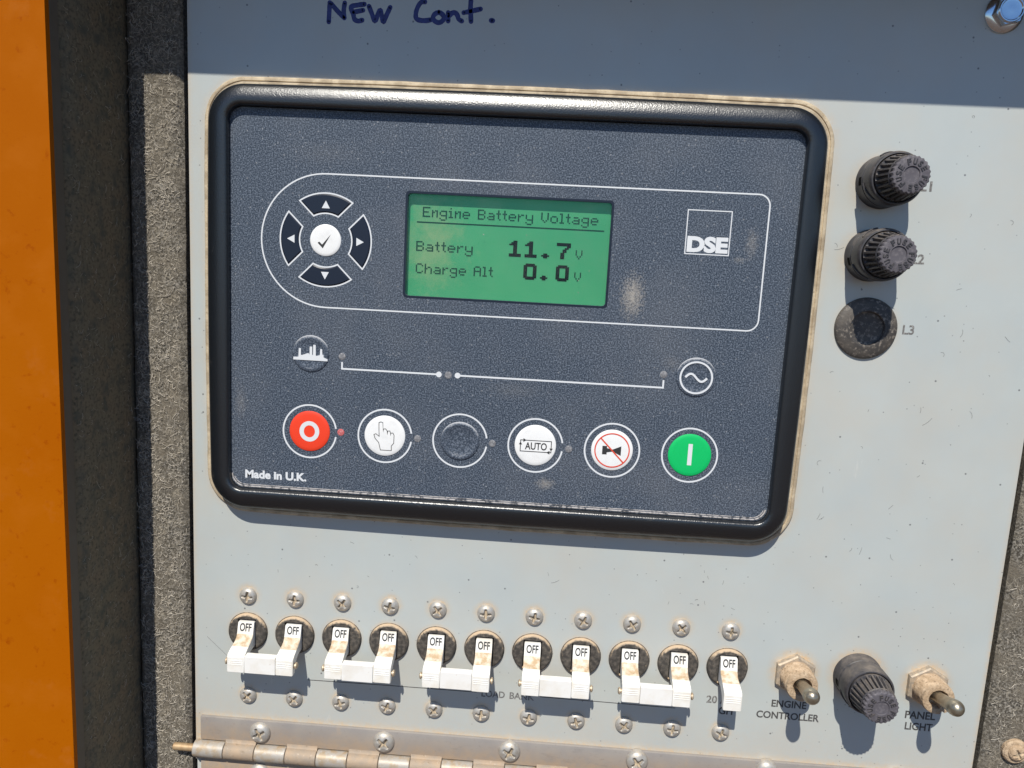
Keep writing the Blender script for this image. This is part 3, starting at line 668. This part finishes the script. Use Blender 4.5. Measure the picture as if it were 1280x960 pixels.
build('display_reading', g, M['lcd_bold'], lcd, smooth=0)
g = G()
for s, u, v in (('0', 102.8, 173.3), ('.', 108.9, 173.3), ('0', 114.5, 173.3)): bits(g, BIG[s].split(), u, v+5.75, px*.93, py, TW, .005)
build('display_reading', g, M['lcd_bold'], lcd, smooth=0)
build('display_rule', G().box(63.4, 130.9, 191.6, 192.05, TW-.03, TW), M['lcd_ink'], lcd, smooth=0)
build('display_window', G().box(LU0+.05, LU1-.05, LV0+.05, LV1-.05, 5.1, 5.5), M['window'], ctl, smooth=0)

# ================================================================ CIRCUIT BREAKERS
YC = 27.6
def boss_part(parent, x):
    g = G(); g.lathe(x, YC, [(8.05, .02), (8.0, .06), (7.75, .06), (7.7, .5)], 48, cap1=False)
    g.cur = 0; hole = [(x-3.7, YC-6.0), (x+3.7, YC-6.0), (x+3.7, YC+5.7), (x-3.7, YC+5.7)]
    g.lathe(x, YC, [(7.7, .0), (7.7, .95), (7.45, 1.35), (7.0, 1.5)], 48, cap1=False)
    g.prism([circ(x, YC, 7.0, 48), hole[::-1]], 1.5, 1.5); g.skin([[(a, b, .12) for a, b in hole[::-1]], [(a, b, 1.5) for a, b in hole[::-1]]])
    o = build('breaker_face', g, M['boss'], parent, smooth=40)
    build('lever_slot', G().box(x-3.69, x+3.69, YC-5.99, YC+5.69, .03, .1), M['dark'], o); return o
LP = [(5.0, 1.3), (4.9, 2.0), (.35, 3.3), (-.7, 4.2), (-1.5, 6.0), (-2.3, 8.2), (-3.1, 10.6), (-3.9, 12.2), (-4.6, 12.6), (-10.6, 12.72), (-10.8, 12.5), (-10.8, 10.2), (-8.0, 9.6), (-6.6, 8.2), (-5.6, 5.4), (-5.4, .3), (4.9, .3)]
def lever(parent, x, lab=None):
    g = G(); hw = 3.2; b = .28
    loops = []
    for dx, k in ((-hw, 1), (-hw+b, 0), (hw-b, 0), (hw, 1)):
        L = []
        for i, (y, w) in enumerate(LP):
            cy, cw = -3, 5
            q = Vector((cy-y, cw-w)); q = q.normalized()*b*k if q.length else q
            flare = 1+.06*max(0, (w-6)/7)
            L.append((x+dx*flare, YC+y+q.x, w+q.y))
        loops.append(L)
    g.skin(loops, False, False)
    n = len(LP); V_ = loops
    # side caps
    from_ = loops[0]; tri = tessellate_polygon([[Vector((p[1], p[2], 0)) for p in from_]])
    g.add(from_, [tuple(t) for t in tri]); g.add(loops[3], [tuple(t) for t in tri])
    # soiled band on the inner curve
    for fi, f in enumerate(g.f):
        if len(f) == 4:
            c = sum(g.v[i][1] for i in f)/4-YC; w = sum(g.v[i][2] for i in f)/4
            if -2.4 < c < .0 and 3.4 < w < 9.0: g.m[fi] = 1
    o = build('lever', g, [M['lever'], M['lever_dirty']], parent, smooth=24)
    t = text(G(), 'OFF', x-2.35, x+2.35, 0, 3.1, 0, .022)
    s = (3.3-2.0)/(.35-4.9)
    t.v = [(a, YC+1.35+b_, 2.0+s*(1.35+b_-4.9)+.05) for a, b_, c in t.v]
    build('off_lettering', t, M['ink'], o, smooth=0)
    # moulded ridges on the tip
    g = G()
    for y in (-5.9, -6.7, -7.5): g.box(x-2.8, x+2.8, YC+y-.09, YC+y+.09, 12.3, 12.77)
    build('tip_ridges', g, M['bar'], o); return o
names5 = ['double breaker nearest the left edge of the plate, its joined ivory levers at OFF',
          'double breaker second from the left, between the leftmost pair and the middle pair',
          'middle of the five double breakers, its bar just left of the words LOAD BANK',
          'double breaker fourth from the left, its tie bar covering the K of LOAD BANK',
          'rightmost double breaker, next to the lone single breaker']
def breaker_parts(root, xs):
    for x in xs:
        boss_part(root, x); lever(root, x)
        screw(root, x, 42.7, .1, SCREW); screw(root, x, 0, .1, SCREW)
first = None
for i in range(5):
    x = 38.1*i
    if first is None:
        first = empty('double_breaker', (0, 0, 0)); breaker_parts(first, (0, 19.05))
        g = G(); g.box(3.5, 15.55, YC-10.75, YC-3.9, 9.4, 12.68, .15); build('tie_bar', g, M['bar'], first, smooth=18)
        g = G(); g.box(-3.3, 3.45, YC-10.95, YC-3.9, 9.2, 12.1, .3); 
        for xx in (-3.4, 22.45):
            s = -1 if xx < 0 else 1; g = G(); r = 1.35
            L = [[(xx+s*dx, YC-7.2+rr*cos(a), 10.6+rr*sin(a)) for a in [2*pi*j/20 for j in range(20)]] for dx, rr in ((-.5, .9), (.55, .9), (.56, r), (1.0, r), (1.35, r*.6))]
            g.skin(L if s > 0 else [l[::-1] for l in L], False, True); build('rivet', g, M['brass'], first)
        o = first
    else: o = copy_tree(first, (x, 0, 0))
    tag(o, names5[i], 'breaker', 'double breakers in a row under the controller')
    for ch in o.children:
        if ch.name.startswith('screw'): ch.rotation_euler = (0, random.uniform(0, pi/2), 0)
        if ch.name.startswith('lever'): ch.rotation_euler = (radians(random.uniform(-.8, .8)), 0, 0)
single = empty('single_breaker', (190.5, 0, 0)); breaker_parts(single, (190.5,))
tag(single, 'lone single pole breaker at the right end of the row, without a tie bar', 'breaker')
for o in [single]+[x for x in bpy.data.objects if x.name.startswith('double_breaker')]: pass

# ================================================================ FUSE HOLDERS
def cap_mod(r, w, a):
    return r
def fuse_holder(x, y, rot, label, group):
    root = tag(empty('fuse_holder', (x, y, 0)), label, 'fuse holder', group)
    g = G(); g.lathe(x, y, [(9.2, 0), (9.2, .9), (8.95, 1.3), (8.95, 4.9), (8.7, 5.1), (8.7, 5.5), (9.0, 5.8), (9.05, 10.6), (8.95, 12.0), (8.6, 12.5), (8.15, 12.6), (8.0, 11.6)], 72, cap1=False)
    body = build('body', g, M['cap'], root, smooth=40)
    # bayonet notches and raised track on the side of the body
    for a0 in (pi*1.0+rot, pi*.42+rot):
        g = G()
        def arc(r, w, a_, b_, n=10): return [(x+r*cos(a_+(b_-a_)*i/n), y+r*sin(a_+(b_-a_)*i/n), w) for i in range(n+1)]
        A1, A2 = arc(9.0, 2.4, a0-.16, a0+.16), arc(9.0, 4.4, a0-.16, a0+.16)
        g.add(A1+A2, [(i, i+1, 12+i, 11+i) for i in range(10)]); build('notch', g, M['dark'], body)
        g = G(); g.tube([(x+9.2*cos(a0+.1+t*.75), y+9.2*sin(a0+.1+t*.75), 6.6+3.2*t) for t in [i/12 for i in range(13)]], .32, 6); build('bayonet_rib', g, M['cap'], body)
    n = 144; nT = 24
    def teeth(a): return .5+.5*cos(nT*(a+rot))
    def m1(r, w, a):
        if 13.2 <= w <= 19.8: return r-1.1*(teeth(a) < .58)
        return r
    cap = G(); cap.lathe(x, y, [(7.6, 11.6), (7.7, 12.6), (7.65, 13.0), (7.6, 13.1), (7.6, 13.3), (7.1, 16.0), (6.6, 19.4), (6.5, 19.75), (6.45, 19.9), (6.1, 20.3)], n, cap1=False, mod=m1)
    capo = build('cap', cap, M['cap'], root, smooth=40)
    f = G()
    def m2(r, w, a):
        return r+(.42*(2*abs(((nT*(a+rot)/(2*pi)) % 1)-.5)-.5) if r > 5.7 else 0)
    f.lathe(x, y, [(6.05, 20.2), (6.05, 21.9), (5.75, 22.3), (5.4, 22.4), (2.7, 22.4), (2.5, 22.0), (1.0, 21.9)], n, mod=m2)
    fo = build('knurled_end', f, M['cap_face'], capo, smooth=30)
    t = G(); word = 'FUSE'
    for k in range(3):
        for i, ch in enumerate(word):
            a = radians(105-k*120-i*26)+rot; tmp = text(G(), ch, -.6, .6, 3.2, 5.1, 0, .03)
            c, s = cos(a-pi/2), sin(a-pi/2)
            t.add([(x+px_*c-py_*s, y+px_*s+py_*c, 22.62) for px_, py_, _ in tmp.v], tmp.f)
            t.add([(x+px_*c-py_*s, y+px_*s+py_*c, 22.41) for px_, py_, _ in tmp.v], tmp.f)
            # letter sides
            ed = {}
            for ff in tmp.f:
                for q in range(len(ff)):
                    e = (ff[q], ff[(q+1) % len(ff)]); kk = tuple(sorted(e)); ed[kk] = None if kk in ed else e
            for e in ed.values():
                if e:
                    P = [tmp.v[e[0]], tmp.v[e[1]]]
                    w_ = [(x+p[0]*c-p[1]*s, y+p[0]*s+p[1]*c) for p in P]
                    t.add([(*w_[0], 22.41), (*w_[1], 22.41), (*w_[1], 22.62), (*w_[0], 22.62)], [(0, 1, 2, 3)])
    build('raised_lettering', t, M['cap'], capo, smooth=0)
    return root
fg = 'black round fuse holders with ribbed screw caps'
fuse_holder(226.9, 213.6, .05, 'fuse holder marked L1, topmost on the right of the controller', fg)
fuse_holder(226.0, 188.2, .3, 'fuse holder marked L2, directly above the flat plug', fg)
fuse_holder(240.4, 28.2, 2.0, 'fuse holder low on the plate between the two toggle switches', fg)
pl = tag(empty('hole_plug', (227.3, 162.3, 0)), 'flat dusty black round plug with a dished centre beside the L3 mark', 'plug')
g = G(); g.lathe(227.3, 162.3, [(11.1, 0), (11.05, .7), (10.6, 1.15), (9.0, 1.65), (6.6, 2.0)], 64, cap1=False); build('flange', g, M['plug'], pl, smooth=50)
g = G(); g.lathe(227.3, 162.3, [(6.6, 2.0), (6.2, 1.95), (5.9, .7), (5.4, .55), (2, .7)], 48); build('dished_centre', g, M['plug'], pl, smooth=40)

# ================================================================ TOGGLE SWITCHES
def toggle(x, y, tip, label, hexrot, m2='bushing'):
    root = tag(empty('toggle_switch', (x, y, 0)), label, 'switch', 'toggle switches at lower right')
    g = G(); h = circ(x, y, 8.2, 6, hexrot); h2 = circ(x, y, 7.6, 6, hexrot); g.skin([[(a, b, 0) for a, b in h], [(a, b, 1.9) for a, b in h], [(a, b, 2.3) for a, b in h2]], False, True)
    g.cur = 0; build('nut', g, M['nut'], root, smooth=20)
    g = G(); pr_ = [(6.0, 2.2)]; w = 2.6
    while w < 9.2: pr_ += [(6.1, w), (5.7, w+.35)]; w += .7
    pr_ += [(6.0, 9.4), (5.8, 10.2), (4.9, 10.5), (3.7, 10.3), (3.4, 9.4), (3.1, 6.5)]
    def mod(r, ww, a):
        k = 0
        if ww > 6.0 and abs(((a+pi/2-.35+pi) % (2*pi))-pi) < .14: k = .9
        return r-k+.18*noise.noise(Vector((cos(a)*2, sin(a)*2, ww*.4+x)))
    g.lathe(x, y, pr_, 64, cap1=True, mod=mod); build('bushing', g, M[m2], root, smooth=45)
    g = G(); T = Vector(tip); Bp = Vector((x, y, 6.8)); dr = T-Bp; L = dr.length; pts = []; rs = []
    for t, r in ((0, 2.1), (.25, 2.15), (.5, 2.25), (.72, 2.45), (.86, 2.7), (.93, 2.85), (1.0, 2.9)): pts.append(tuple(Bp+dr*t)); rs.append(r)
    dn = dr.normalized()
    for a in (20, 40, 60, 78, 87): pts.append(tuple(T+dn*2.9*sin(radians(a)))); rs.append(2.9*cos(radians(a)))
    g.tube(pts, rs, 28); build('bat_lever', g, M['toggle'], root, smooth=60); return root
toggle(216.4, 27.2, (214.9, 31.2, 23.2), 'metal toggle switch above the words ENGINE CONTROLLER', pi/6)
toggle(266.6, 26.4, (265.4, 31.0, 23.2), 'metal toggle switch above the words PANEL LIGHT', pi/6)

# ================================================================ PIANO HINGE
hinge = tag(empty('piano_hinge', (133, -25, 0)), 'long dusty piano hinge across the bottom of the plate', 'hinge')
HU0, HU1, KY, KW, KR = -19.4, 286, -24.2, 1.9, 3.4
up = build('upper_leaf', G().box(HU0, HU1, -20.45, -10.3, .02, 1.5, .2), M['hinge'], hinge)
KP = 12.75; nk = int((HU1+21.6)/KP)+1
def knuck(u0, u1, up_leaf):
    g = G(); loops = []
    for u in (u0+.12, u0+.3, (u0+u1)/2, u1-.3, u1-.12):
        r = KR if u0+.2 < u < u1-.2 else KR-.2
        loops.append([(u, KY+r*cos(a), KW+r*sin(a)) for a in [2*pi*j/28 for j in range(28)]])
    g.skin(loops, True, True)
    q = [(-18.9, 1.35), (-20.0, 1.62), (-20.8, 2.15), (-21.6, 3.05), (-22.3, 4.05), (-23.0, KW+KR-.42), (KY, KW+KR-.3), (KY, .1), (-18.6, .1)]
    if not up_leaf: q = [(2*KY-a, b) for a, b in q][::-1]
    L = [[(u, a, b) for a, b in q[::-1]] for u in (u0+.1, u1-.1)]
    g.skin(L, True, True)
    return g
KA = mesh_of('knuckle', knuck(0, KP, True), M['knuckle_dusty'], (0, KY, KW), 40); KB = mesh_of('knuckle', knuck(0, KP, False), M['knuckle'], (0, KY, KW), 40)
for k in range(nk):
    u = -21.6+k*KP
    if u+KP > HU1+3: break
    place('knuckle', KB if k % 2 == 0 else KA, hinge, (u, KY, KW))
g = G(); g.tube([(-30.6, KY-.1, KW), (-30.2, KY-.1, KW), (HU1, KY, KW)], [1.2, 1.55, 1.55], 16); build('hinge_pin', g, M['pin'], hinge)
build('lower_leaf', G().box(HU0, HU1, -41, -28.2, .02, 1.5, .2), M['hinge'], hinge)
for k in range(6): screw(hinge, 5.5+51.0*k, -15.2+.3*k, 1.5, SCREWB)
for k in range(6): screw(hinge, 5.4+51.0*k, -33.5, 1.5, SCREWB)
low = tag(build('lower_door', G().box(-21.6, 288.4, -148, -26.0, -3, 0, .2), M['plate'], None), 'pale grey sheet metal door hanging below the hinge', 'door')

# ================================================================ BOLT AND FOAM SCREW
bolt = tag(empty('flange_bolt', (260.2, 270.6, 0)), 'shiny hex flange bolt in the shaded top right corner', 'bolt')
x, y = 260.2, 270.6
build('flange', G().lathe(x, y, [(6.4, 0), (6.4, .7), (6.0, 1.1), (4.6, 1.7)], 48), M['bolt'], bolt)
g = G(); hx = lambda r: circ(x, y, r, 6, .25)
g.skin([[(a, b, 1.2) for a, b in hx(4.9)], [(a, b, 4.0) for a, b in hx(4.9)], [(a, b, 4.3) for a, b in hx(4.75)]], False, True); g.lathe(x, y, [(4.25, 4.3), (4.2, 4.7), (3.95, 4.95), (3.6, 4.95), (3.3, 4.6), (2.6, 4.55), (1, 4.62)], 40)
build('hex_head', g, M['bolt'], bolt, smooth=20)
fs_ = tag(empty('foam_screw', (304.0, 1.6, 0)), 'pale dusty screw with washer sunk in the dark foam at lower right', 'screw')
build('washer', G().lathe(304.0, 1.6, [(4.9, -1.2), (4.9, .3), (4.4, .9), (3.6, 1.1)], 40), M['bushing'], fs_)
screw(fs_, 304.0, 1.6, 1.0, screw_mesh('screw_dusty', 3.3, 1.6, M['bushing']), 'screw_head')
